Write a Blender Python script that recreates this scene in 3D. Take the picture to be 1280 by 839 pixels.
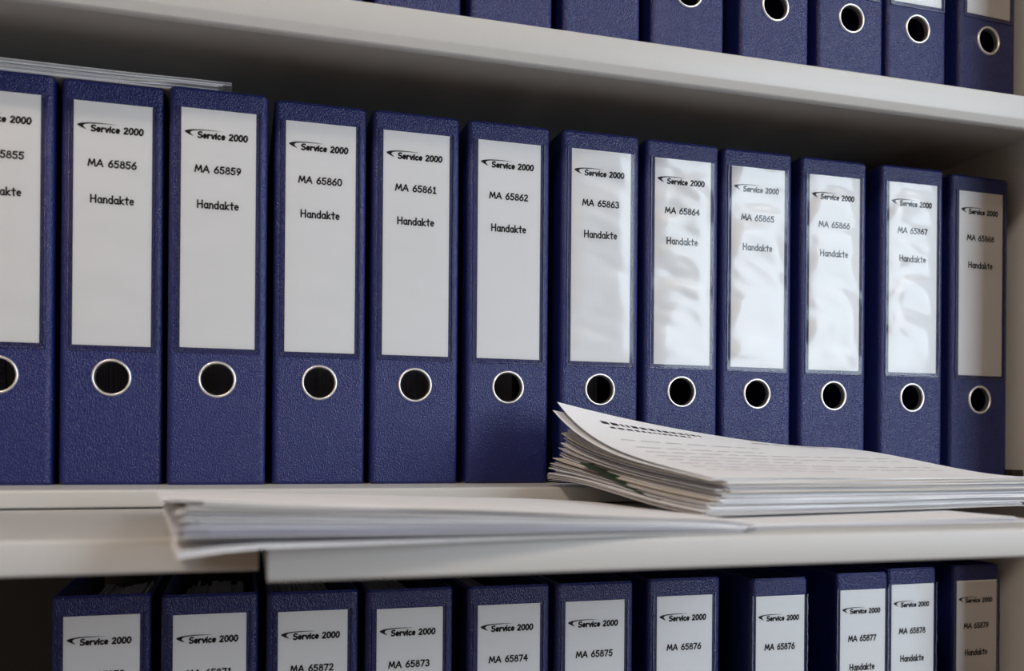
import bpy, bmesh, math, random
from mathutils import Vector, Matrix, noise

for o in list(bpy.data.objects):
    bpy.data.objects.remove(o, do_unlink=True)
scene = bpy.context.scene
COL = scene.collection

# ------------------------------------------------------------------ camera
F_PX, SHIFT_PX = 1150.0, 134.8
CAM = Vector((0.1641, -0.7816, 0.0350))
YAW, PITCH, ROLL = 0.2870, 0.0005, 0.0079
cam_data = bpy.data.cameras.new('camera')
cam = bpy.data.objects.new('camera', cam_data)
COL.objects.link(cam)
fwd = Vector((math.sin(YAW) * math.cos(PITCH), math.cos(YAW) * math.cos(PITCH), math.sin(PITCH)))
rgt = Vector((math.cos(YAW), -math.sin(YAW), 0))
upv = rgt.cross(fwd)
r2 = rgt * math.cos(ROLL) + upv * math.sin(ROLL)
u2 = -rgt * math.sin(ROLL) + upv * math.cos(ROLL)
m = Matrix((r2, u2, -fwd)).transposed().to_4x4()
m.translation = CAM
cam.matrix_world = m
cam_data.sensor_width = 36.0
cam_data.lens = F_PX / 1280 * 36.0
cam_data.shift_y = SHIFT_PX / 1280
cam_data.clip_start = 0.02
cam_data.dof.use_dof = True
cam_data.dof.focus_distance = 0.83
cam_data.dof.aperture_fstop = 5.0
scene.camera = cam

# ------------------------------------------------------------------ light
world = bpy.data.worlds.new('world')
scene.world = world
world.use_nodes = True
world.node_tree.nodes['Background'].inputs['Color'].default_value = (0.75, 0.85, 1.0, 1)
world.node_tree.nodes['Background'].inputs['Strength'].default_value = 1.0

def area(name, loc, target, sx, sy, radiance, color):
    d = bpy.data.lights.new(name, 'AREA')
    d.shape = 'RECTANGLE'; d.size = sx; d.size_y = sy
    d.energy = radiance * math.pi * sx * sy
    d.color = color
    o = bpy.data.objects.new(name, d)
    COL.objects.link(o)
    o.location = loc
    o.rotation_euler = (Vector(target) - Vector(loc)).to_track_quat('-Z', 'Y').to_euler()
    return o

# one tall window of the room, in the wall facing the shelf, to the right behind the camera
W1 = (2.20, 4.15, -0.55, 1.90)       # x0 x1 z0 z1 at y = FRONT
FRONT, RIGHT, LEFT, BACK, FLOOR, CEIL = -3.6, 4.5, -2.2, 0.36, -1.05, 2.20
area('window_daylight', ((W1[0] + W1[1]) / 2, FRONT - 0.12, (W1[2] + W1[3]) / 2),
     ((W1[0] + W1[1]) / 2, 0, (W1[2] + W1[3]) / 2), W1[1] - W1[0] + .1, W1[3] - W1[2] + .1, 11.5, (0.78, 0.895, 1.0))
scene.view_settings.view_transform = 'Standard'
scene.view_settings.look = 'None'
scene.view_settings.gamma = 1.0
scene.view_settings.use_curve_mapping = False
scene.view_settings.exposure = -0.37

# ------------------------------------------------------------------ materials
def mat(name, color, rough=0.5, metal=0.0, spec=0.5, bump=None, var=None, coat=0.0):
    """bump = (scale xyz, detail, strength, distance); var = (scale, amount)"""
    mt = bpy.data.materials.new(name)
    mt.use_nodes = True
    nt = mt.node_tree
    b = nt.nodes['Principled BSDF']
    b.inputs['Base Color'].default_value = (*color, 1)
    b.inputs['Roughness'].default_value = rough
    b.inputs['Metallic'].default_value = metal
    b.inputs['Specular IOR Level'].default_value = spec
    b.inputs['Coat Weight'].default_value = coat
    tc = None
    def coords():
        t = nt.nodes.new('ShaderNodeTexCoord')
        oi = nt.nodes.new('ShaderNodeObjectInfo')
        ad = nt.nodes.new('ShaderNodeVectorMath'); ad.operation = 'MULTIPLY_ADD'
        ad.inputs[1].default_value = (1, 1, 1)
        nt.links.new(t.outputs['Object'], ad.inputs[0])
        sc = nt.nodes.new('ShaderNodeVectorMath'); sc.operation = 'SCALE'
        sc.inputs[0].default_value = (3.1, 1.7, 5.3)
        nt.links.new(oi.outputs['Random'], sc.inputs['Scale'])
        nt.links.new(sc.outputs[0], ad.inputs[2])
        return ad.outputs[0]
    if bump:
        tc = coords()
        mp = nt.nodes.new('ShaderNodeMapping'); mp.inputs['Scale'].default_value = bump[0]
        nt.links.new(tc, mp.inputs['Vector'])
        n = nt.nodes.new('ShaderNodeTexNoise'); n.inputs['Scale'].default_value = 1.0
        n.inputs['Detail'].default_value = bump[1]
        nt.links.new(mp.outputs[0], n.inputs['Vector'])
        bp = nt.nodes.new('ShaderNodeBump'); bp.inputs['Strength'].default_value = bump[2]
        bp.inputs['Distance'].default_value = bump[3]
        nt.links.new(n.outputs['Fac'], bp.inputs['Height'])
        nt.links.new(bp.outputs[0], b.inputs['Normal'])
    if var:
        tc = tc or coords()
        n = nt.nodes.new('ShaderNodeTexNoise'); n.inputs['Scale'].default_value = var[0]
        n.inputs['Detail'].default_value = 4
        nt.links.new(tc, n.inputs['Vector'])
        mx = nt.nodes.new('ShaderNodeMix'); mx.data_type = 'RGBA'
        mx.inputs['A'].default_value = (*[c * (1 - var[1]) for c in color], 1)
        mx.inputs['B'].default_value = (*[min(1, c * (1 + var[1])) for c in color], 1)
        nt.links.new(n.outputs['Fac'], mx.inputs['Factor'])
        nt.links.new(mx.outputs['Result'], b.inputs['Base Color'])
    return mt

M = {}
M['leather'] = mat('blue_leatherette', (0.0095, 0.0165, 0.115), 0.27, spec=0.46,
                   bump=((1280, 1280, 600), 1.0, 1.0, 0.0007))
M['inside'] = mat('cover_lining', (0.02, 0.02, 0.03), 0.7)
M['card'] = mat('label_paper', (0.90, 0.90, 0.905), 0.75, spec=0.2)
M['ink'] = mat('black_print', (0.008, 0.008, 0.01), 0.6, spec=0.2)
M['grey_ink'] = mat('grey_print', (0.38, 0.38, 0.41), 0.7, spec=0.1)
M['chrome'] = mat('nickel_ring', (0.88, 0.88, 0.88), 0.38, metal=1.0)
M['steel'] = mat('bare_steel', (0.5, 0.5, 0.5), 0.35, metal=1.0)
M['paint'] = mat('white_enamel', (0.56, 0.565, 0.56), 0.36, spec=0.5,
                 bump=((420, 420, 420), 2, 0.10, 0.0005), var=(9, 0.03))
M['tray_paint'] = mat('tray_enamel', (0.55, 0.56, 0.56), 0.45, spec=0.5,
                      bump=((420, 420, 420), 2, 0.06, 0.0005), var=(7, 0.02))
M['back'] = mat('shade_painted_back_sheet', (0.07, 0.07, 0.068), 0.5, spec=0.3)  # back sheet coloured dark to stand in for the shade behind the binders
M['paper'] = mat('white_paper', (0.87, 0.89, 0.93), 0.8, spec=0.15, var=(30, 0.03))
M['paper_grey'] = mat('recycled_paper', (0.62, 0.61, 0.62), 0.85, spec=0.1)
M['paper_blue'] = mat('bluish_paper', (0.66, 0.68, 0.78), 0.85, spec=0.1)
M['paper_cream'] = mat('cream_paper', (0.76, 0.70, 0.62), 0.85, spec=0.1)
M['green_card'] = mat('dark_green_card', (0.02, 0.05, 0.025), 0.6)
M['black'] = mat('black_plastic', (0.012, 0.011, 0.010), 0.45)
M['wall'] = mat('room_plaster', (0.60, 0.47, 0.36), 0.9, bump=((60, 60, 60), 3, 0.1, 0.002))
M['dark_wall'] = mat('brown_wall_paint', (0.20, 0.155, 0.12), 0.9, bump=((60, 60, 60), 3, 0.1, 0.002))
M['floor'] = mat('brown_carpet', (0.14, 0.095, 0.065), 0.95, bump=((300, 300, 300), 2, 0.4, 0.003), var=(40, .2))
M['ceil'] = mat('ceiling_paint', (0.75, 0.68, 0.60), 0.9)
M['frame'] = mat('window_frame', (0.7, 0.7, 0.68), 0.4)

def film_material():
    mt = bpy.data.materials.new('clear_pocket_film')
    mt.use_nodes = True
    nt = mt.node_tree
    nt.nodes.remove(nt.nodes['Principled BSDF'])
    tr = nt.nodes.new('ShaderNodeBsdfTransparent'); tr.inputs[0].default_value = (0.99, 0.99, 0.99, 1)
    gl = nt.nodes.new('ShaderNodeBsdfGlossy'); gl.inputs['Roughness'].default_value = 0.14
    gl.inputs['Color'].default_value = (1, 1, 1, 1)
    fr = nt.nodes.new('ShaderNodeFresnel'); fr.inputs['IOR'].default_value = 1.42
    mul = nt.nodes.new('ShaderNodeMath'); mul.operation = 'MULTIPLY'; mul.inputs[1].default_value = 0.85
    mul.use_clamp = True          # two faces of the thin sheet
    mx = nt.nodes.new('ShaderNodeMixShader')
    nt.links.new(fr.outputs[0], mul.inputs[0])
    nt.links.new(mul.outputs[0], mx.inputs[0])
    nt.links.new(tr.outputs[0], mx.inputs[1])
    nt.links.new(gl.outputs[0], mx.inputs[2])
    nt.links.new(mx.outputs[0], nt.nodes['Material Output'].inputs['Surface'])
    return mt
M['film'] = film_material()
M['seam'] = mat('pocket_weld', (0.02, 0.026, 0.11), 0.18, spec=0.7, bump=((400, 400, 2600), 1, 0.5, 0.0005))

# ------------------------------------------------------------------ helpers
def mesh_from(verts, faces, name='mesh'):
    me = bpy.data.meshes.new(name)
    me.from_pydata([tuple(v) for v in verts], [], faces)
    me.update()
    return me

def smooth(me, ang=35):
    for p in me.polygons:
        p.use_smooth = True
    me.set_sharp_from_angle(angle=math.radians(ang))

def obj(name, me, material=None, parent=None, loc=None):
    if material is not None and not me.materials:
        me.materials.append(material)
    o = bpy.data.objects.new(name, me)
    COL.objects.link(o)
    if parent is not None:
        o.parent = parent
    if loc is not None:
        o.location = loc
    return o

def thing(name, label, cat, loc=(0, 0, 0), rz=0.0, group=None, kind=None):
    o = bpy.data.objects.new(name, None)
    o.empty_display_size = 0.05
    COL.objects.link(o)
    o.location = loc
    o.rotation_euler = (0, 0, rz)
    tag(o, label, cat, group, kind)
    return o

def tag(o, label=None, cat=None, group=None, kind=None):
    if label: o['label'] = label
    if cat: o['category'] = cat
    if group: o['group'] = group
    if kind: o['kind'] = kind
    return o

def box_mesh(x0, x1, y0, y1, z0, z1, bev=0.0, seg=2):
    bm = bmesh.new()
    vs = [bm.verts.new((x, y, z)) for z in (z0, z1) for y in (y0, y1) for x in (x0, x1)]
    for f in ((0, 2, 3, 1), (4, 5, 7, 6), (0, 1, 5, 4), (2, 6, 7, 3), (0, 4, 6, 2), (1, 3, 7, 5)):
        bm.faces.new([vs[i] for i in f])
    if bev:
        bmesh.ops.bevel(bm, geom=list(bm.edges), offset=bev, segments=seg, affect='EDGES', profile=0.5)
    bmesh.ops.recalc_face_normals(bm, faces=list(bm.faces))
    me = bpy.data.meshes.new('box')
    bm.to_mesh(me); bm.free()
    if bev: smooth(me, 30)
    return me

def multi_box(boxes):
    v, f = [], []
    for (x0, x1, y0, y1, z0, z1) in boxes:
        b = len(v)
        v += [(x, y, z) for z in (z0, z1) for y in (y0, y1) for x in (x0, x1)]
        f += [tuple(b + i for i in q) for q in ((0, 2, 3, 1), (4, 5, 7, 6), (0, 1, 5, 4), (2, 6, 7, 3), (0, 4, 6, 2), (1, 3, 7, 5))]
    return mesh_from(v, f)

def extrude_x(profile, x0, x1, ang=25):
    """closed (y,z) profile swept along X with end caps"""
    n = len(profile)
    v = [(x0, y, z) for y, z in profile] + [(x1, y, z) for y, z in profile]
    f = [(i, (i + 1) % n, n + (i + 1) % n, n + i) for i in range(n)]
    f += [tuple(range(n))[::-1], tuple(range(n, 2 * n))]
    bm = bmesh.new()
    me = mesh_from(v, f)
    bm.from_mesh(me)
    bmesh.ops.recalc_face_normals(bm, faces=list(bm.faces))
    bm.to_mesh(me); bm.free()
    smooth(me, ang)
    return me

def arc(cx, cy, rx, ry, a0, a1, n=10):
    return [(cx + rx * math.cos(math.radians(a0 + (a1 - a0) * i / n)),
             cy + ry * math.sin(math.radians(a0 + (a1 - a0) * i / n))) for i in range(n + 1)]

# ------------------------------------------------------------------ room (setting)
def wall_with_opening(axis, at0, at1, a0, a1, z0, z1, o):
    """axis 'y': wall spans x a0..a1 between y at0..at1; opening o = (a0,a1,z0,z1)"""
    parts = [(a0, o[0], z0, z1), (o[1], a1, z0, z1), (o[0], o[1], z0, o[2]), (o[0], o[1], o[3], z1)]
    bx = []
    for (p, q, r, s) in parts:
        bx.append((p, q, at0, at1, r, s) if axis == 'y' else (at0, at1, p, q, r, s))
    return multi_box(bx)

def struct(name, me, material, label, cat):
    return tag(obj(name, me, material), label, cat, kind='structure')

struct('floor', multi_box([(LEFT, RIGHT, FRONT, BACK, FLOOR - 0.1, FLOOR)]), M['floor'], 'brown carpeted floor of the office', 'floor')
struct('ceiling', multi_box([(LEFT, RIGHT, FRONT, BACK, CEIL, CEIL + 0.1)]), M['ceil'], 'cream painted ceiling of the office', 'ceiling')
struct('wall_back', multi_box([(LEFT, RIGHT, BACK, BACK + 0.1, FLOOR, CEIL)]), M['wall'], 'beige plaster wall behind the shelving cabinet', 'wall')
struct('wall_left', multi_box([(LEFT - 0.1, LEFT, FRONT, BACK, FLOOR, CEIL)]), M['wall'], 'beige plaster wall left of the cabinet', 'wall')
struct('wall_right', multi_box([(RIGHT, RIGHT + 0.1, FRONT, BACK, FLOOR, CEIL)]), M['wall'], 'beige plaster wall right of the cabinet', 'wall')
struct('wall_front', wall_with_opening('y', FRONT - 0.1, FRONT, LEFT, RIGHT, FLOOR, CEIL, W1), M['dark_wall'], 'brown painted wall with window facing the cabinet', 'wall')
fb = 0.05
xm = (W1[0] + W1[1]) / 2
struct('window_1', multi_box([(W1[0], W1[0] + fb, FRONT - .06, FRONT - .01, W1[2], W1[3]), (W1[1] - fb, W1[1], FRONT - .06, FRONT - .01, W1[2], W1[3]),
       (W1[0] + fb, W1[1] - fb, FRONT - .06, FRONT - .01, W1[2], W1[2] + fb), (W1[0] + fb, W1[1] - fb, FRONT - .06, FRONT - .01, W1[3] - fb, W1[3])]),
       M['frame'], 'white framed window facing the cabinet', 'window')

# unseen fill lights, added: cool overhead by the window, warm from the left half
def added_fill_light(label, x, y, sx, sy, radiance, color):
    t = thing('fill_light', label, 'ceiling light', (x, y, CEIL - 0.05))
    hx, hy, f = sx / 2 + 0.03, sy / 2 + 0.03, 0.03
    obj('frame', multi_box([(-hx, hx, -hy, -hy + f, 0, 0.05), (-hx, hx, hy - f, hy, 0, 0.05), (-hx, -hx + f, -hy + f, hy - f, 0, 0.05), (hx - f, hx, -hy + f, hy - f, 0, 0.05),
                            (-hx + f, hx - f, -hy + f, hy - f, 0.03, 0.05)]), M['frame'], t)
    l = area('fill_light_lamp', (x, y, CEIL - 0.035), (x, y, 0), sx, sy, radiance, color)
    return t
added_fill_light('added cool square fill light under the ceiling near the window', 2.75, -2.4, 1.2, 1.2, 9.5, (0.82, 0.92, 1.0))
added_fill_light('added warm square fill light over the left half of the office', -1.0, -2.2, 0.6, 0.6, 60.0, (1.0, 0.84, 0.69))

# ------------------------------------------------------------------ shelving cabinet
SH_L, SH_R, SH_B, LIP = -0.62, 0.962, 0.330, -0.070
Z_UP, Z_MID, Z_LOW = 0.375, 0.0, -0.4080
cab = thing('shelving_cabinet', 'white enamelled steel shelving cabinet holding three rows of blue binders', 'cabinet', (0, 0, FLOOR))
def cz(z): return z - FLOOR      # cabinet-local height
def shelf(zt, drop):
    r = 0.0022
    p = [(SH_B, zt), (LIP + r, zt)]
    p += [(LIP + r - r * math.sin(math.radians(a)), zt - r + r * math.cos(math.radians(a))) for a in (22, 45, 68, 90)]
    if drop > 0.02:
        p += [(LIP, zt - drop + 0.0080), (LIP + 0.0008, zt - drop + 0.0062), (LIP + 0.0038, zt - drop + 0.0008), (LIP + 0.0052, zt - drop),
              (LIP + 0.011, zt - drop), (LIP + 0.011, zt - drop + 0.0015), (LIP + 0.0062, zt - drop + 0.002),
              (LIP + 0.003, zt - drop + 0.009), (LIP + 0.003, zt - 0.011), (SH_B, zt - 0.011)]
    else:
        p += [(LIP, zt - drop + 0.001), (LIP + 0.001, zt - drop), (LIP + 0.02, zt - drop), (LIP + 0.022, zt - 0.011), (SH_B, zt - 0.011)]
    return extrude_x([(y, cz(z)) for y, z in p], SH_L, SH_R)
tag(obj('shelf_board', shelf(Z_UP, 0.0300), M['paint'], None, (0, 0, FLOOR)), 'white enamelled steel shelf board above the middle row of binders', 'shelf', 'steel shelf boards')
tag(obj('shelf_board', shelf(Z_MID, 0.0130), M['paint'], None, (0, 0, FLOOR)), 'white enamelled steel shelf board carrying the middle row of binders', 'shelf', 'steel shelf boards')
tag(obj('shelf_board', shelf(Z_LOW, 0.0300), M['paint'], None, (0, 0, FLOOR)), 'white enamelled steel shelf board under the bottom row of binders', 'shelf', 'steel shelf boards')
obj('side_panel', box_mesh(SH_R, SH_R + 0.02, -0.140, SH_B + 0.008, 0.0, cz(1.0), 0.002), M['paint'], cab)
obj('side_panel', box_mesh(SH_L - 0.02, SH_L, -0.140, SH_B + 0.008, 0.0, cz(1.0), 0.002), M['paint'], cab)
obj('back_panel', box_mesh(SH_L, SH_R, SH_B, SH_B + 0.008, 0.0, cz(1.0)), M['back'], cab)
# black shelf support clip at the right upright
clip = thing('shelf_clip', 'small black plastic clip at the right upright beside the last binder', 'clip', (SH_R - 0.0005, 0.015, 0.0))
obj('block', box_mesh(-0.016, 0, -0.014, 0.05, 0.0002, 0.0115, 0.001), M['black'], clip)
for i in range(3):
    obj('ridge', box_mesh(-0.0175, -0.016, -0.010 + 0.012 * i, -0.006 + 0.012 * i, 0.001, 0.0105, 0.0004), M['black'], clip)

# pull-out trays under the middle shelf
Z_TRAY, T_TH = -0.0142, 0.0182
def tray(label, x0, x1, yf, bev):
    t = thing('pull_out_tray', label, 'tray', ((x0 + x1) / 2, 0, Z_TRAY - T_TH), group=None)
    hx = (x1 - x0) / 2
    # rolled front sheet: top, rounded nose, folded under
    prof = []
    r = bev
    zt, zb = T_TH, 0.0
    prof += [(0.14, zt)]
    prof += [(yf + r - r * math.sin(math.radians(a)), zt - r + r * math.cos(math.radians(a))) for a in (0, 22, 45, 68, 90)]
    prof += [(yf + r - r * math.cos(math.radians(a)), zb + r - r * math.sin(math.radians(a))) for a in (0, 30, 60, 90)]
    prof += [(yf + 0.03, zb), (yf + 0.03, zb + 0.002), (yf + 0.004, zb + 0.004), (yf + 0.004, zt - 0.004), (0.14, zt - 0.004)]
    obj('pan', extrude_x(prof, -hx, hx), M['tray_paint'], t)
    for s in (-1, 1):
        xa, xb = (-hx, -hx + 0.002) if s < 0 else (hx - 0.002, hx)
        obj('side_flange', box_mesh(xa + 0.0002, xb - 0.0002, yf + 0.0042, 0.139, 0.0008, T_TH - 0.0041), M['tray_paint'], t)
        obj('runner', box_mesh(s * (hx - 0.010) - 0.004, s * (hx - 0.010) + 0.004, -0.05, 0.139, 0.002, T_TH - 0.0045), M['steel'], t)
    return t
tray('white steel pull-out tray at left, pushed further in, with nothing lying on it', SH_L + 0.004, 0.1735, -0.2835, 0.0022)
tray('white steel pull-out tray drawn out furthest, with stacks of papers lying on it', 0.177, 0.69, -0.3290, 0.0028)

# ------------------------------------------------------------------ lettering: hand-drawn stroke glyphs
def ell(cx, cy, rx, ry, a0=90, a1=450, n=18): return arc(cx, cy, rx, ry, a0, a1, n)
G = {
 'M': (0.98, [[(0.02, 0), (0.16, 1), (0.45, 0.22), (0.74, 1), (0.86, 0)]]),
 'A': (0.86, [[(0, 0), (0.40, 1), (0.74, 0)], [(0.13, 0.34), (0.62, 0.34)]]),
 'H': (0.80, [[(0.04, 0), (0.04, 1)], [(0.62, 0), (0.62, 1)], [(0.04, 0.50), (0.62, 0.52)]]),
 'a': (0.62, [ell(0.25, 0.31, 0.22, 0.31, 45, 405), [(0.47, 0.62), (0.46, 0.12), (0.54, 0.0)]]),
 'n': (0.58, [[(0.05, 0), (0.05, 0.64)], [(0.05, 0.36)] + arc(0.25, 0.36, 0.20, 0.27, 170, 0, 8) + [(0.45, 0)]]),
 'd': (0.64, [ell(0.26, 0.31, 0.23, 0.31), [(0.49, 1.0), (0.49, 0.0)]]),
 'k': (0.58, [[(0.05, 0), (0.05, 1.0)], [(0.44, 0.62), (0.07, 0.28), (0.48, 0.0)]]),
 't': (0.52, [[(0.24, 0.95), (0.23, 0.1), (0.30, 0.0)], [(0.02, 0.64), (0.46, 0.66)]]),
 'e': (0.60, [[(0.06, 0.32), (0.48, 0.38)] + arc(0.27, 0.33, 0.21, 0.30, 10, 315, 14)]),
 'r': (0.50, [[(0.05, 0.64), (0.07, 0)], [(0.07, 0.36)] + arc(0.25, 0.36, 0.18, 0.26, 160, 50, 6)]),
 'v': (0.52, [[(0.03, 0.64), (0.24, 0.0), (0.46, 0.64)]]),
 'i': (0.26, [[(0.10, 0.62), (0.10, 0)], [(0.10, 0.86), (0.10, 0.89)]]),
 'c': (0.54, [arc(0.27, 0.31, 0.22, 0.31, 55, 315, 12)]),
 'S': (0.72, [arc(0.33, 0.74, 0.26, 0.24, 40, 255, 10) + arc(0.32, 0.26, 0.28, 0.26, 75, -150, 10)]),
 '0': (0.66, [ell(0.30, 0.5, 0.26, 0.49)]),
 '1': (0.58, [[(0.12, 0.78), (0.29, 1.0), (0.29, 0.0)], [(0.10, 0.0), (0.48, 0.0)]]),
 '2': (0.66, [arc(0.27, 0.74, 0.23, 0.25, 160, -30, 10) + [(0.06, 0.02), (0.54, 0.02)]]),
 '3': (0.64, [arc(0.26, 0.75, 0.21, 0.24, 150, -80, 10) + arc(0.27, 0.26, 0.25, 0.26, 80, -150, 10)]),
 '4': (0.66, [[(0.42, 0.0), (0.42, 1.0), (0.03, 0.34), (0.58, 0.34)]]),
 '5': (0.66, [[(0.52, 0.98), (0.14, 0.98), (0.09, 0.56)] + arc(0.28, 0.31, 0.25, 0.31, 110, -155, 12)]),
 '6': (0.66, [[(0.44, 1.0), (0.18, 0.66), (0.06, 0.36)] + arc(0.30, 0.29, 0.25, 0.29, 170, 520, 16)]),
 '7': (0.66, [[(0.03, 0.97), (0.54, 0.97), (0.20, 0.0)]]),
 '8': (0.64, [ell(0.29, 0.76, 0.19, 0.22, 270, 630), ell(0.29, 0.27, 0.25, 0.27)]),
 '9': (0.66, [[(0.50, 0.70)] + arc(0.28, 0.70, 0.23, 0.28, 0, 340, 16) + [(0.46, 0.40), (0.18, 0.0)]]),
 ' ': (0.42, []),
}
def stroke_mesh(lines, w):
    """flat ribbons with rounded ends in the xz plane (facing -y)"""
    V, Fc = [], []
    for pts in lines:
        pts = [Vector(p) for p in pts]
        # drop doubles
        q = [pts[0]]
        for p in pts[1:]:
            if (p - q[-1]).length > 1e-6: q.append(p)
        for a, b in zip(q, q[1:]):
            d = (b - a).normalized()
            nrm = Vector((-d.y, d.x)) * w / 2
            i = len(V)
            V += [a + nrm, b + nrm, b - nrm, a - nrm]
            Fc.append((i, i + 3, i + 2, i + 1))
        for k, p in enumerate(q):
            if 0 < k < len(q) - 1:
                d0 = (q[k] - q[k - 1]).normalized(); d1 = (q[k + 1] - q[k]).normalized()
                if d0.dot(d1) > 0.93: continue
            i = len(V)
            V += [p + Vector((math.cos(t), math.sin(t))) * w / 2 for t in [j * math.pi / 4 for j in range(8)]]
            Fc.append(tuple(range(i, i + 8)))
    # faces with increasing angle in xz look toward -y
    return V, Fc
def text_lines(s, cap, squeeze=1.0, slant=0.0):
    x, L = 0.0, []
    for ch in s:
        adv, st = G[ch]
        for ln in st:
            L.append([((x + px * squeeze + slant * py) * cap, py * cap) for px, py in ln])
        x += (adv + 0.06) * squeeze
    return L, (x - 0.1 * squeeze) * cap
def text_mesh(s, cx, zbase, cap, width, w, slant=0.0, y=0.0):
    L, wd = text_lines(s, cap, 1.0, slant)
    sq = width / wd
    L, wd = text_lines(s, cap, sq, slant)
    L = [[(px + cx - wd / 2, pz + zbase) for px, pz in ln] for ln in L]
    V, Fc = stroke_mesh(L, w)
    return mesh_from([(p.x, y, p.y) for p in V], Fc)
def logo_mesh(x0, zb, W, y):
    """swoosh plus bold italic lettering"""
    up = [(0.60, 0.128), (0.46, 0.137), (0.30, 0.139), (0.16, 0.132), (0.06, 0.117), (0.008, 0.097)]
    dn = [(0.0, 0.084), (0.03, 0.062), (0.08, 0.038), (0.145, 0.014)]
    inn = [(0.115, 0.044), (0.092, 0.066), (0.096, 0.086), (0.125, 0.104), (0.20, 0.117), (0.32, 0.124), (0.46, 0.1275)]
    V, Fc = [], []
    outer = up + dn
    n = len(outer)
    inner = [inn[-1], inn[-1], inn[-2], inn[-3], inn[-4], inn[3], inn[2], inn[1], inn[0], (0.145, 0.014)]
    inner[0] = (0.60, 0.1272)
    for a, b in zip(outer, inner): V += [a, b]
    for i in range(n - 1): Fc.append((2 * i, 2 * i + 2, 2 * i + 3, 2 * i + 1))
    V = [Vector(v) for v in V]
    cap = 0.098
    L, wd = text_lines('Service 2000', cap, 1.0, 0.10)
    sq = 0.79 / wd
    L, wd = text_lines('Service 2000', cap, sq, 0.10)
    L = [[(px + 0.205, pz) for px, pz in ln] for ln in L]
    V2, F2 = stroke_mesh(L, 0.0285)
    b = len(V)
    Fc += [tuple(i + b for i in f) for f in F2]
    V = V + V2
    return mesh_from([(x0 + p.x * W, y, zb + p.y * W) for p in V], Fc)

# ------------------------------------------------------------------ lever arch binder
BH, BD = 0.318, 0.285
LZ, LH, RZ = 0.110, 0.1915, 0.0849
R_HOLE = 0.0128
def cover_mesh(w):
    """spine and two boards bent from one sheet, with the finger hole cut through the spine"""
    th, R, hw = 0.0028, 0.0046, w / 2
    def path(off):
        r = R - off
        h = hw - off
        p = [(-h, BD), (-h, BD * 0.5), (-h, R + 0.012)]
        p += [(-h, R + 0.001)]
        p += [(-hw + R - r * math.cos(math.radians(a)), R - r * math.sin(math.radians(a))) for a in (0, 18, 36, 54, 72, 90)]
        p += [(-hw + R + 0.0012, off)]
        p += [(-0.0150, off), (0.0150, off)]
        q = [(-x, y) for x, y in p[:-1]][::-1]
        return p + q[1:] if False else p + [(-x, y) for x, y in p[:-2]][::-1]
    out, inn = path(0.0), path(th)
    zs = [0.0, 0.0022, RZ - 0.0150, RZ + 0.0150, BH - 0.0022, BH]
    ins = [0.0012, 0, 0, 0, 0, 0.0012]
    V, Fc = [], []
    n = len(out)
    for k, z in enumerate(zs):
        for (x, y) in out:
            V.append((x * (1 - ins[k] / hw), y + (ins[k] if y < 0.01 else 0) , z))
    for k, z in enumerate(zs):
        for (x, y) in inn: V.append((x, y, z))
    o2 = n * len(zs)
    mid = next(i for i in range(n) if abs(out[i][0] + 0.0150) < 1e-6 and out[i][1] < 1e-6)
    for k in range(len(zs) - 1):
        for i in range(n - 1):
            if k == 2 and i == mid: continue
            a = k * n + i
            Fc.append((a, a + 1, a + n + 1, a + n))
            b = o2 + a
            Fc.append((b, b + n, b + n + 1, b + 1))
    for i in range(n - 1):      # bottom and top rims
        Fc.append((i, o2 + i, o2 + i + 1, i + 1))
        t = (len(zs) - 1) * n
        Fc.append((t + i, t + i + 1, o2 + t + i + 1, o2 + t + i))
    for k in range(len(zs) - 1):   # board ends
        for i in (0, n - 1):
            a = k * n + i
            Fc.append((a, a + n, o2 + a + n, o2 + a) if i == 0 else (a, o2 + a, o2 + a + n, a + n))
    # square with the hole
    N = 32
    def ring(fn, y):
        s = len(V)
        for j in range(N):
            t = 2 * math.pi * (j + 0.5) / N
            x, z = fn(t)
            V.append((x, y, RZ + z))
        return s
    def sq(t):
        c, s = math.cos(t), math.sin(t)
        k = 0.0150 / max(abs(c), abs(s))
        return c * k, s * k
    ci = lambda t: (R_HOLE * math.cos(t), R_HOLE * math.sin(t))
    A, B = ring(sq, 0.0), ring(ci, 0.0)
    C, D = ring(ci, th), ring(sq, th)
    for j in range(N):
        q = (j + 1) % N
        Fc.append((A + j, B + j, B + q, A + q)); Fc.append((B + j, C + j, C + q, B + q)); Fc.append((C + j, D + j, D + q, C + q))
    # corners of the square
    for y, s, flip in ((0.0, A, False), (th, D, True)):
        for sx, sz in ((1, 1), (-1, 1), (-1, -1), (1, -1)):
            c = len(V); V.append((sx * 0.0150, y, RZ + sz * 0.0150))
            js = sorted(range(N), key=lambda j: (V[s + j][0] - sx * 0.0150) ** 2 + (V[s + j][2] - RZ - sz * 0.0150) ** 2)[:2]
            Fc.append((c, s + js[0], s + js[1]))
    me = mesh_from(V, Fc)
    bm = bmesh.new(); bm.from_mesh(me)
    bmesh.ops.remove_doubles(bm, verts=list(bm.verts), dist=1e-6)
    bmesh.ops.recalc_face_normals(bm, faces=list(bm.faces))
    bm.to_mesh(me); bm.free()
    smooth(me, 28)
    return me

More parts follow.
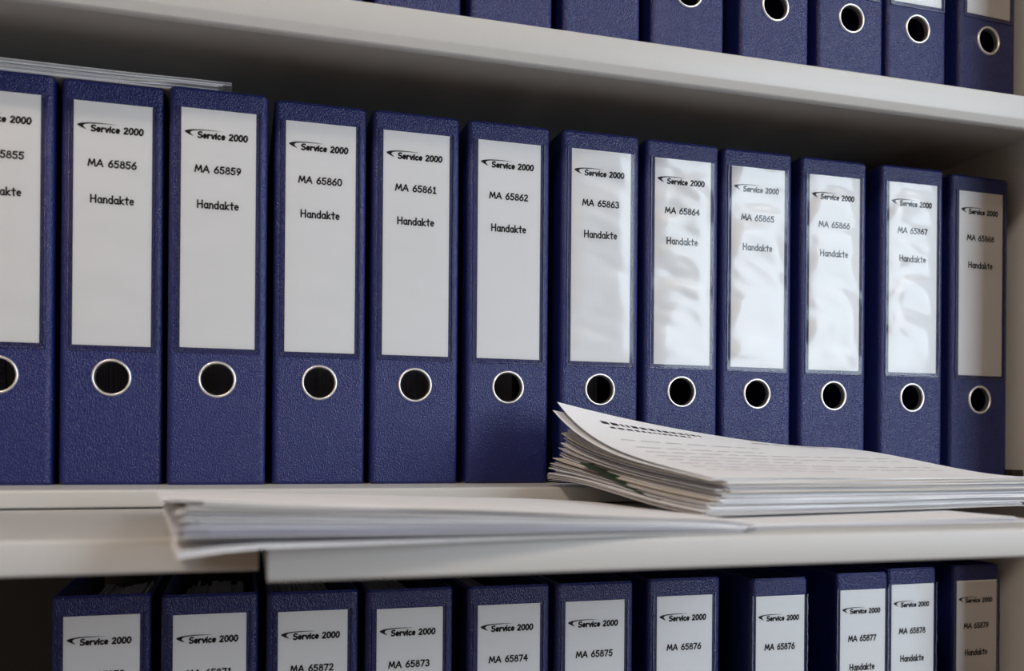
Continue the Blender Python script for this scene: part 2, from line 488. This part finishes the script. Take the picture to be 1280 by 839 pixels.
def ring_mesh():
    prof = [(0.0150, 0.0), (0.0149, -0.0006), (0.0144, -0.0013), (0.0137, -0.0016), (0.0130, -0.0013), (0.0126, -0.0005),
            (0.0124, 0.0010), (0.0124, 0.0045), (0.0132, 0.0048), (0.0140, 0.0040)]
    N = 40
    V, Fc = [], []
    for j in range(N):
        t = 2 * math.pi * j / N
        V += [(r * math.cos(t), y, r * math.sin(t)) for r, y in prof]
    n = len(prof)
    for j in range(N):
        q = (j + 1) % N
        for i in range(n - 1): Fc.append((j * n + i, q * n + i, q * n + i + 1, j * n + i + 1))
    me = mesh_from(V, Fc)
    bm = bmesh.new(); bm.from_mesh(me); bmesh.ops.recalc_face_normals(bm, faces=list(bm.faces)); bm.to_mesh(me); bm.free()
    smooth(me, 50)
    return me

def film_mesh(lw, amp, seed):
    nx, nz = 16, 96
    hw = lw / 2 + 0.0030
    z0, z1 = LZ - 0.0030, LZ + LH - 0.0004
    V, Fc = [], []
    for k in range(nz + 1):
        for i in range(nx + 1):
            u, v = i / nx, k / nz
            x, z = -hw + 2 * hw * u, z0 + (z1 - z0) * v
            edge = min(1.0, 5 * u, 5 * (1 - u)) * min(1.0, 9 * v)
            d = noise.noise(Vector((x * 14 + seed * 7.3, z * 48 + x * x * 900, seed * 3.1)))
            d += 0.35 * noise.noise(Vector((x * 40 + seed * 2.7, z * 105 + x * 20, seed * 9.1)))
            V.append((x, -0.0009 - edge * amp * max(0.0, 0.7 + d), z))
    for k in range(nz):
        for i in range(nx):
            a = k * (nx + 1) + i
            Fc.append((a, a + 1, a + nx + 2, a + nx + 1))
    me = mesh_from(V, Fc)
    for p in me.polygons: p.use_smooth = True
    return me

def seam_mesh(lw, seed):
    """raised weld bead round the pocket, slightly wavering"""
    rnd = random.Random(seed)
    hw = lw / 2 + 0.0034
    pts = []
    n = 46
    for i in range(n + 1): pts.append((-hw + rnd.uniform(-.0002, .0002), LZ + LH + 0.001 - (LH + 0.0045) * i / n))
    for i in range(1, 10): pts.append((-hw + 2 * hw * i / 10, LZ - 0.0036))
    for i in range(n + 1): pts.append((hw + rnd.uniform(-.0003, .0003), LZ - 0.0036 + (LH + 0.0045) * i / n))
    V, Fc = [], []
    for i, p in enumerate(pts):
        a, b = Vector(pts[max(0, i - 1)]), Vector(pts[min(len(pts) - 1, i + 1)])
        d = (b - a).normalized(); nn = Vector((-d.y, d.x))
        h = 0.0008 + rnd.uniform(-.0001, .0002)
        for s, y in ((-1, 0.0001), (-0.6, -h), (0.6, -h), (1, 0.0001)):
            q = Vector(p) + nn * s * 0.0008
            V.append((q.x, y, q.y))
    for i in range(len(pts) - 1):
        for k in range(3):
            a = i * 4 + k
            Fc.append((a, a + 4, a + 5, a + 1))
    me = mesh_from(V, Fc)
    bm = bmesh.new(); bm.from_mesh(me); bmesh.ops.recalc_face_normals(bm, faces=list(bm.faces)); bm.to_mesh(me); bm.free()
    smooth(me, 60)
    return me

def pages_mesh(w, seed):
    """filed sheets inside the binder, uneven tops and spine edges"""
    rnd = random.Random(seed)
    x, bx = -w / 2 + 0.008, []
    while x < w / 2 - 0.012:
        t = rnd.uniform(0.0012, 0.004)
        bx.append((x, x + t - 0.0003, 0.075 + rnd.uniform(0, .006), 0.262 + rnd.uniform(-.004, .004), 0.008, 0.288 + rnd.uniform(-.004, .003)))
        x += t
    return multi_box(bx)
def lever_mesh():
    """two wire arches and the lever of the mechanism, lying along the back board"""
    V, Fc = [], []
    def tube(path, r):
        b = len(V); n = 6
        for i, p in enumerate(path):
            p = Vector(p)
            d = (Vector(path[min(i + 1, len(path) - 1)]) - Vector(path[max(0, i - 1)])).normalized()
            a = d.orthogonal().normalized(); c = d.cross(a)
            V.extend([tuple(p + r * (math.cos(t) * a + math.sin(t) * c)) for t in [2 * math.pi * k / n for k in range(n)]])
        for i in range(len(path) - 1):
            for k in range(n):
                Fc.append((b + i * n + k, b + i * n + (k + 1) % n, b + (i + 1) * n + (k + 1) % n, b + (i + 1) * n + k))
    for z in (0.119, 0.199):
        tube([(-0.020 + 0.004, 0.030, z), (-0.012, 0.022, z), (0.0, 0.018, z), (0.014, 0.022, z), (0.024, 0.030, z)], 0.0014)
    tube([(0.026, 0.030, 0.10), (0.026, 0.030, 0.22), (0.026, 0.026, 0.29)], 0.002)
    return mesh_from(V, Fc)

_cache = {}
def cached(key, fn):
    if key not in _cache: _cache[key] = fn()
    return _cache[key]

def binder(label, x, y, z, number=None, w=0.076, lw=0.0575, rz=0.0, group=None, amp=0.00012, seed=0, text=True):
    t = thing('lever_arch_binder', label, 'binder', (x, y, z), rz, group)
    obj('cover', cached(('cov', w), lambda: cover_mesh(w)), M['leather'], t)
    obj('finger_ring', cached('ring', ring_mesh), M['chrome'], t, (0, 0, RZ))
    obj('filed_pages', cached(('pg', w, seed % 3), lambda: pages_mesh(w, seed % 3)), M['paper'], t)
    obj('lever_mechanism', cached('lev', lever_mesh), M['steel'], t)
    c = obj('label_card', cached(('card', lw), lambda: box_mesh(-lw / 2, lw / 2, -0.00045, -0.0001, LZ, LZ + LH)), M['card'], t)
    k = lw / 0.0575
    if text:
        obj('logo', cached(('logo', lw), lambda: logo_mesh(-lw / 2 + 0.0024 * k, LZ + LH - 0.0232, 0.0485 * k, -0.00055)), M['ink'], c)
        obj('number_print', text_mesh('MA ' + number, -0.0005, LZ + LH - 0.0506, 0.0053, 0.0355 * k, 0.0012, 0.03, -0.00055), M['ink'], c)
        obj('title_print', cached(('ttl', lw), lambda: text_mesh('Handakte', -0.0003, LZ + LH - 0.0792, 0.0060, 0.0318 * k, 0.0012, 0.0, -0.00055)), M['ink'], c)
    p = obj('label_pocket', film_mesh(lw, amp, seed), M['film'], t)
    obj('weld_seam', cached(('seam', lw, seed % 4), lambda: seam_mesh(lw, seed % 4)), M['seam'], p)
    return t

ORD = ['first', 'second', 'third', 'fourth', 'fifth', 'sixth', 'seventh', 'eighth', 'ninth', 'tenth', 'eleventh', 'twelfth']
MID = [('65855', -0.0145, 0.004, 0), ('65856', 0.0659, 0.0059, 0), ('65859', 0.1457, -0.0032, 0), ('65860', 0.2270, 0.0023, 0),
       ('65861', 0.3076, 0.0008, 0), ('65862', 0.3905, -0.0001, 0), ('65863', 0.4766, -0.0028, 0), ('65864', 0.5590, -0.0013, 0),
       ('65865', 0.6393, -0.0004, 0), ('65866', 0.7252, 0.0002, 0), ('65867', 0.8153, -0.0029, 0), ('65868', 0.9050, 0.0030, 0.034)]
for i, (num, x, y, rz) in enumerate(MID):
    lab = 'dark blue lever arch binder numbered MA %s, %s from the left on the middle shelf' % (num, ORD[i])
    if 7 <= i <= 10: lab = 'blue binder numbered MA %s with glare on its label, %s from right, middle shelf' % (num, ORD[11 - i])
    if i == 11: lab = 'shaded dark blue binder numbered MA 65868 beside the right upright on the middle shelf'
    if num == '65855': lab = 'dark blue binder numbered 65855 cut by the left edge of the middle shelf'
    a = 0.0018 if 7 <= i <= 10 else (0.0009 if i == 6 else 0.00012)
    binder(lab, x, y, Z_MID, num, rz=rz, group='binders on the middle shelf', amp=a, seed=i)

UP = [(0.2235, ), (0.3078, ), (0.3918, ), (0.4774, ), (0.5640, ), (0.6567, ), (0.7426, ), (0.8213, ), (0.9100, )]
ULAB = ['blue binder on the top shelf, first from the left, showing only its bottom corner',
        'blue binder on the top shelf, second from the left, only its foot visible',
        'blue binder on the top shelf, third from the left, only its foot visible',
        'blue binder on the top shelf, fourth from the left, foot visible but no finger ring',
        'blue binder on the top shelf, leftmost of those showing a finger ring',
        'blue binder on the top shelf, fourth from right, ring cut by picture edge',
        'blue binder on the top shelf with whole finger ring, third from the right',
        'blue binder on the top shelf with glossy sheen and label edge, second from the right',
        'dark shaded blue binder on the top shelf beside the right upright']
for i, (x,) in enumerate(UP):
    binder(ULAB[i], x, 0.0, Z_UP, w=(0.076 if i != 7 else 0.072), group='binders on the top shelf', seed=20 + i,
           amp=0.0003 if i > 5 else 0.00012, text=False, rz=0.05 if i == 8 else 0)

LOW = [('65870', 0.0613, 0.026, 'w'), ('65871', 0.1417, 0.012, 'w'), ('65872', 0.2233, 0.006, 'w'), ('65873', 0.3048, 0.000, 'w'),
       ('65874', 0.3934, -0.003, 'w'), ('65875', 0.4749, -0.004, 'w'), ('65876', 0.5649, 0.002, 'w'), ('65876', 0.6672, -0.020, 's'),
       ('65877', 0.7611, -0.007, 's'), ('65878', 0.8207, 0.012, 's'), ('65879', 0.9004, 0.018, 's')]
for i, (num, xm_, y, kind) in enumerate(LOW):
    x = CAM.x + (xm_ - CAM.x) * (1 + y / 0.7816)
    lab = 'dark blue lever arch binder numbered MA %s, %s from the left on the bottom shelf' % (num, ORD[i])
    if i == 8: lab = 'narrow blue binder numbered MA 65877 tight against MA 65878 on the bottom shelf'
    if i == 9: lab = 'narrow blue binder numbered MA 65878, second from the right on the bottom shelf'
    if i == 10: lab = 'shaded narrow blue binder numbered MA 65879 beside the right upright on the bottom shelf'
    if i == 0: lab = 'shaded blue binder at the left end of the bottom shelf, number hidden'
    if i == 6: lab = 'wide blue binder numbered MA 65876 on the bottom shelf beside MA 65875'
    if i == 7: lab = 'narrower blue binder numbered MA 65876 on the bottom shelf beside MA 65877'
    w, lw = (0.076, 0.0572) if kind == 'w' else (0.0605, 0.0520)
    binder(lab, x, y, Z_LOW, num, w=w, lw=lw, group='binders on the bottom shelf', seed=40 + i)

# ------------------------------------------------------------------ papers
def sheet_geo(fn, nu, nv, th, V, Fc):
    """thin slab following fn(u,v) -> Vector"""
    b = len(V)
    for dz in (0.0, -th):
        for j in range(nv + 1):
            for i in range(nu + 1):
                p = fn(i / nu, j / nv)
                V.append((p.x, p.y, p.z + dz))
    n = (nu + 1) * (nv + 1)
    idx = lambda i, j: b + j * (nu + 1) + i
    f0 = len(Fc)
    for j in range(nv):
        for i in range(nu):
            Fc.append((idx(i, j), idx(i + 1, j), idx(i + 1, j + 1), idx(i, j + 1)))
            Fc.append((n + idx(i, j), n + idx(i, j + 1), n + idx(i + 1, j + 1), n + idx(i + 1, j)))
    for i in range(nu):
        Fc.append((idx(i, 0), n + idx(i, 0), n + idx(i + 1, 0), idx(i + 1, 0)))
        Fc.append((idx(i, nv), idx(i + 1, nv), n + idx(i + 1, nv), n + idx(i, nv)))
    for j in range(nv):
        Fc.append((idx(0, j), idx(0, j + 1), n + idx(0, j + 1), n + idx(0, j)))
        Fc.append((idx(nu, j), n + idx(nu, j), n + idx(nu, j + 1), idx(nu, j + 1)))
    return len(Fc) - f0

def one_sheet(name, fn, nu, nv, th, material, parent):
    V, Fc = [], []
    sheet_geo(fn, nu, nv, th, V, Fc)
    me = mesh_from(V, Fc)
    smooth(me, 40)
    return obj(name, me, material, parent)

def pile(name, fns, nu, nv, ths, mats, parent):
    V, Fc, mi = [], [], []
    for fn, th, mk in zip(fns, ths, mats):
        c = sheet_geo(fn, nu, nv, th, V, Fc)
        mi += [mk] * c
    me = mesh_from(V, Fc)
    for k in ('paper', 'paper_grey', 'paper_blue', 'paper_cream'): me.materials.append(M[k])
    for p, k in zip(me.polygons, mi): p.material_index = k
    smooth(me, 40)
    o = obj(name, me, None, parent)
    o['kind'] = 'stuff'
    return o

def sstep(t):
    t = min(1, max(0, t)); return t * t * (3 - 2 * t)

def print_lines(parent, fn, rows, seed, name='printed_lines', material=None):
    """rows: (u0,u1,v,height_v,wordlen)"""
    rnd = random.Random(seed)
    V, Fc = [], []
    for (u0, u1, v, hv, wl) in rows:
        u = u0
        while u < u1:
            l = min(wl * rnd.uniform(0.5, 1.5), u1 - u)
            n = max(1, int(l / 0.03))
            b = len(V)
            for k in range(n + 1):
                for dv in (0, hv):
                    p = fn(u + l * k / n, v + dv); V.append((p.x, p.y, p.z + 0.0002))
            for k in range(n): Fc.append((b + 2 * k, b + 2 * k + 2, b + 2 * k + 3, b + 2 * k + 1))
            u += l + wl * (0.3 if wl > 0.02 else 0.55)
    o = obj(name, mesh_from(V, Fc), material or M['grey_ink'], parent)
    o['kind'] = 'stuff'
    return o

# --- thick curled stack on the right
BX, BY, BR = 0.450, -0.262, math.radians(9.0)
big = thing('paper_stack', 'thick stack of curled printed sheets leaning up against the blue binders', 'paper stack', (BX, BY, Z_TRAY))
def big_fn(tf, tb, dx=0.0, dy=0.0, dr=0.0, wob=0.0, seed=0, W=0.297, H=0.21):
    r = BR + dr
    ex, ey = Vector((math.cos(r), math.sin(r))), Vector((-math.sin(r), math.cos(r)))
    def fn(u, v):
        p = ex * (u * W + dx) + ey * (v * H + dy)
        zb = 0.0050 + 0.0140 * sstep(v * 1.15)
        left_top = 0.0285 + 0.024 * v + 0.0315 * v ** 3.6
        right_top = 0.0265 + 0.0215 * sstep(v)
        zl = zb + tf * 0.0245 * (1 - v) + (tb * (left_top - zb) if v > 0 else 0) * v + (0 if v > 0 else 0)
        zl = (1 - sstep(v)) * (zb + tf * (left_top - zb)) + sstep(v) * (zb + tb * (left_top - zb))
        zr = zb + tf * (right_top - zb)
        k = (1 - u) ** 1.6
        z = k * zl + (1 - k) * zr
        z += wob * noise.noise(Vector((u * 2.2 + seed, v * 1.7, seed * 1.3)))
        return Vector((p.x, p.y, z))
    return fn
rnd = random.Random(5)
fns, ths, mk = [], [], []
NB = 72
for i in range(NB):
    s = i / (NB - 1)
    dx = -0.006 + 0.016 * sstep(s * 1.4) + rnd.uniform(-0.0035, 0.0035)
    if i % 7 == 3: dx -= 0.004
    fns.append(big_fn(0.93 * s, 0.66 * s, dx, rnd.uniform(-0.003, 0.003), rnd.uniform(-0.012, 0.012), 0.0007, i * 0.31))
    ths.append(0.00050 if i % 5 else 0.0003)
    mk.append(rnd.choice([0, 0, 0, 1, 1, 2, 0, 3]))
pile('sheet_pile', fns, 16, 14, ths, mk, big)
one_sheet('green_divider', big_fn(0.20, 0.245, -0.0055, 0.03, 0.0, 0.0, 1, 0.25, 0.13), 12, 10, 0.0009, M['green_card'], big)
f2 = big_fn(0.965, 0.90, -0.004, -0.001, 0.0, 0.0006, 3)
one_sheet('sheet', f2, 22, 18, 0.0003, M['paper'], big)
f3 = big_fn(0.985, 0.965, 0.004, 0.003, -0.02, 0.0006, 7)
one_sheet('sheet', f3, 22, 18, 0.0003, M['paper'], big)
f1 = big_fn(1.01, 1.01, 0.0, 0.001, -0.006, 0.0007, 11)
top = one_sheet('sheet', f1, 26, 22, 0.0003, M['paper'], big)
rows = [(0.10, 0.44, 0.882, 0.026, 0.016), (0.11, 0.38, 0.840, 0.018, 0.014)]
print_lines(top, f1, rows, 2, 'heading_print', M['ink'])
rows = [(0.08, 0.55, 0.70, 0.006, 0.06), (0.60, 0.9, 0.84, 0.014, 0.05)] + [(0.08, 0.92 if k % 3 else 0.5, 0.60 - 0.07 * k, 0.005, 0.06) for k in range(7)]
print_lines(top, f1, rows, 3)

# --- thin flat stack, spread along the tray front
TX, TY, TR = 0.137, -0.351, math.radians(5.5)
thin = thing('paper_stack', 'flat thin stack of sheets overhanging the left end of the drawn-out tray', 'paper stack', (TX, TY, Z_TRAY))
def thin_fn(t, dx=0.0, dy=0.0, dr=0.0, lift=0.0, wob=0.0, seed=0, droop=0.0):
    r = TR + dr
    ex, ey = Vector((math.cos(r), math.sin(r))), Vector((-math.sin(r), math.cos(r)))
    def fn(u, v):
        p = ex * (u * 0.297 + dx) + ey * (v * 0.21 + dy)
        z = 0.0006 + t * (0.0150 * (1 - u) ** 0.8 + 0.0042) * (1 - 0.28 * v)
        z += lift * (1 - u) ** 2
        z -= droop * max(0.0, 1 - (p.x + TX - 0.13) / 0.047) ** 1.5 if p.x + TX < 0.177 else 0
        z += wob * (1 + noise.noise(Vector((u * 3 + seed, v * 2, seed * 0.7))))
        return Vector((p.x, p.y, z))
    return fn
fns, ths, mk = [], [], []
for i in range(5):
    fns.append(thin_fn(0.03 + 0.02 * i, 0.001 + rnd.uniform(-.001, .001), rnd.uniform(-.002, .001), rnd.uniform(-.008, .008), 0, 0, i, 0.0045 - 0.0003 * i))
    ths.append(0.00035); mk.append(0)
for i in range(22):
    s = i / 21
    fns.append(thin_fn(0.22 + 0.72 * s + rnd.uniform(-.02, .02), 0.001 + rnd.uniform(-.002, .006) + (0.01 if i % 6 == 4 else 0), rnd.uniform(-.003, .004), rnd.uniform(-.010, .010), 0.001, 0.0004, i))
    ths.append(0.0004); mk.append(rnd.choice([0, 0, 2, 2, 1, 0]))
pile('sheet_pile', fns, 16, 8, ths, mk, thin)
one_sheet('sheet', thin_fn(0.98, 0.012, 0.004, -0.02, 0.001, 0.0010, 4), 20, 10, 0.0003, M['paper'], thin)
one_sheet('sheet', thin_fn(1.04, -0.006, 0.012, 0.0, 0.0015, 0.0006, 9), 20, 10, 0.0003, M['paper'], thin)

# --- a few small sheets at the tray front under the thick stack
low = thing('paper_stack', 'few small loose sheets lying under the thick stack at the tray front', 'paper stack', (0.452, -0.306, Z_TRAY))
for i in range(5):
    r = math.radians(3.5) + rnd.uniform(-0.02, 0.02)
    dx, dy = rnd.uniform(-.003, .003), rnd.uniform(-.003, .003)
    def fn(u, v, r=r, dx=dx, dy=dy, i=i):
        return Vector((math.cos(r) * (u * .21 + dx) - math.sin(r) * (v * .148 + dy), math.sin(r) * (u * .21 + dx) + math.cos(r) * (v * .148 + dy),
                       0.0006 + 0.00062 * i + 0.0002 * math.sin(3 * u + i)))
    one_sheet('sheet', fn, 8, 4, 0.0003, M['paper'] if i != 1 else M['paper_blue'], low)

# --- stack lying on top of the left binders
tops = thing('paper_stack', 'white papers lying flat on top of the leftmost binders', 'paper stack', (-0.142, 0.006, BH))
def tops_fn(i, n, dx, dy, dr):
    t = i / (n - 1)
    def fn(u, v):
        x = u * 0.297 + dx; y = v * 0.21 + dy
        z = 0.0006 + 0.0090 * t
        z += (1 - t) ** 1.0 * 0.0035 * sstep((u - 0.72) / 0.2) * (0.6 + 0.4 * math.sin(i * 2.1)) * (1 if t > .15 else 0)
        z += 0.0010 * noise.noise(Vector((u * 4, v * 2, 3.3))) * t
        return Vector((x * math.cos(dr) - y * math.sin(dr), x * math.sin(dr) + y * math.cos(dr), z + 0.0004))
    return fn
fns, ths, mk = [], [], []
for i in range(15):
    t = i / 15
    fns.append(tops_fn(i, 16, -0.016 * (1 - t) + rnd.uniform(-.003, .003), rnd.uniform(0, .004), rnd.uniform(-.008, .004)))
    ths.append(0.0004); mk.append(rnd.choice([0, 0, 0, 1]))
pile('sheet_pile', fns, 24, 6, ths, mk, tops)
one_sheet('sheet', tops_fn(15, 16, 0.0, -0.001, 0.0), 24, 8, 0.0004, M['paper'], tops)
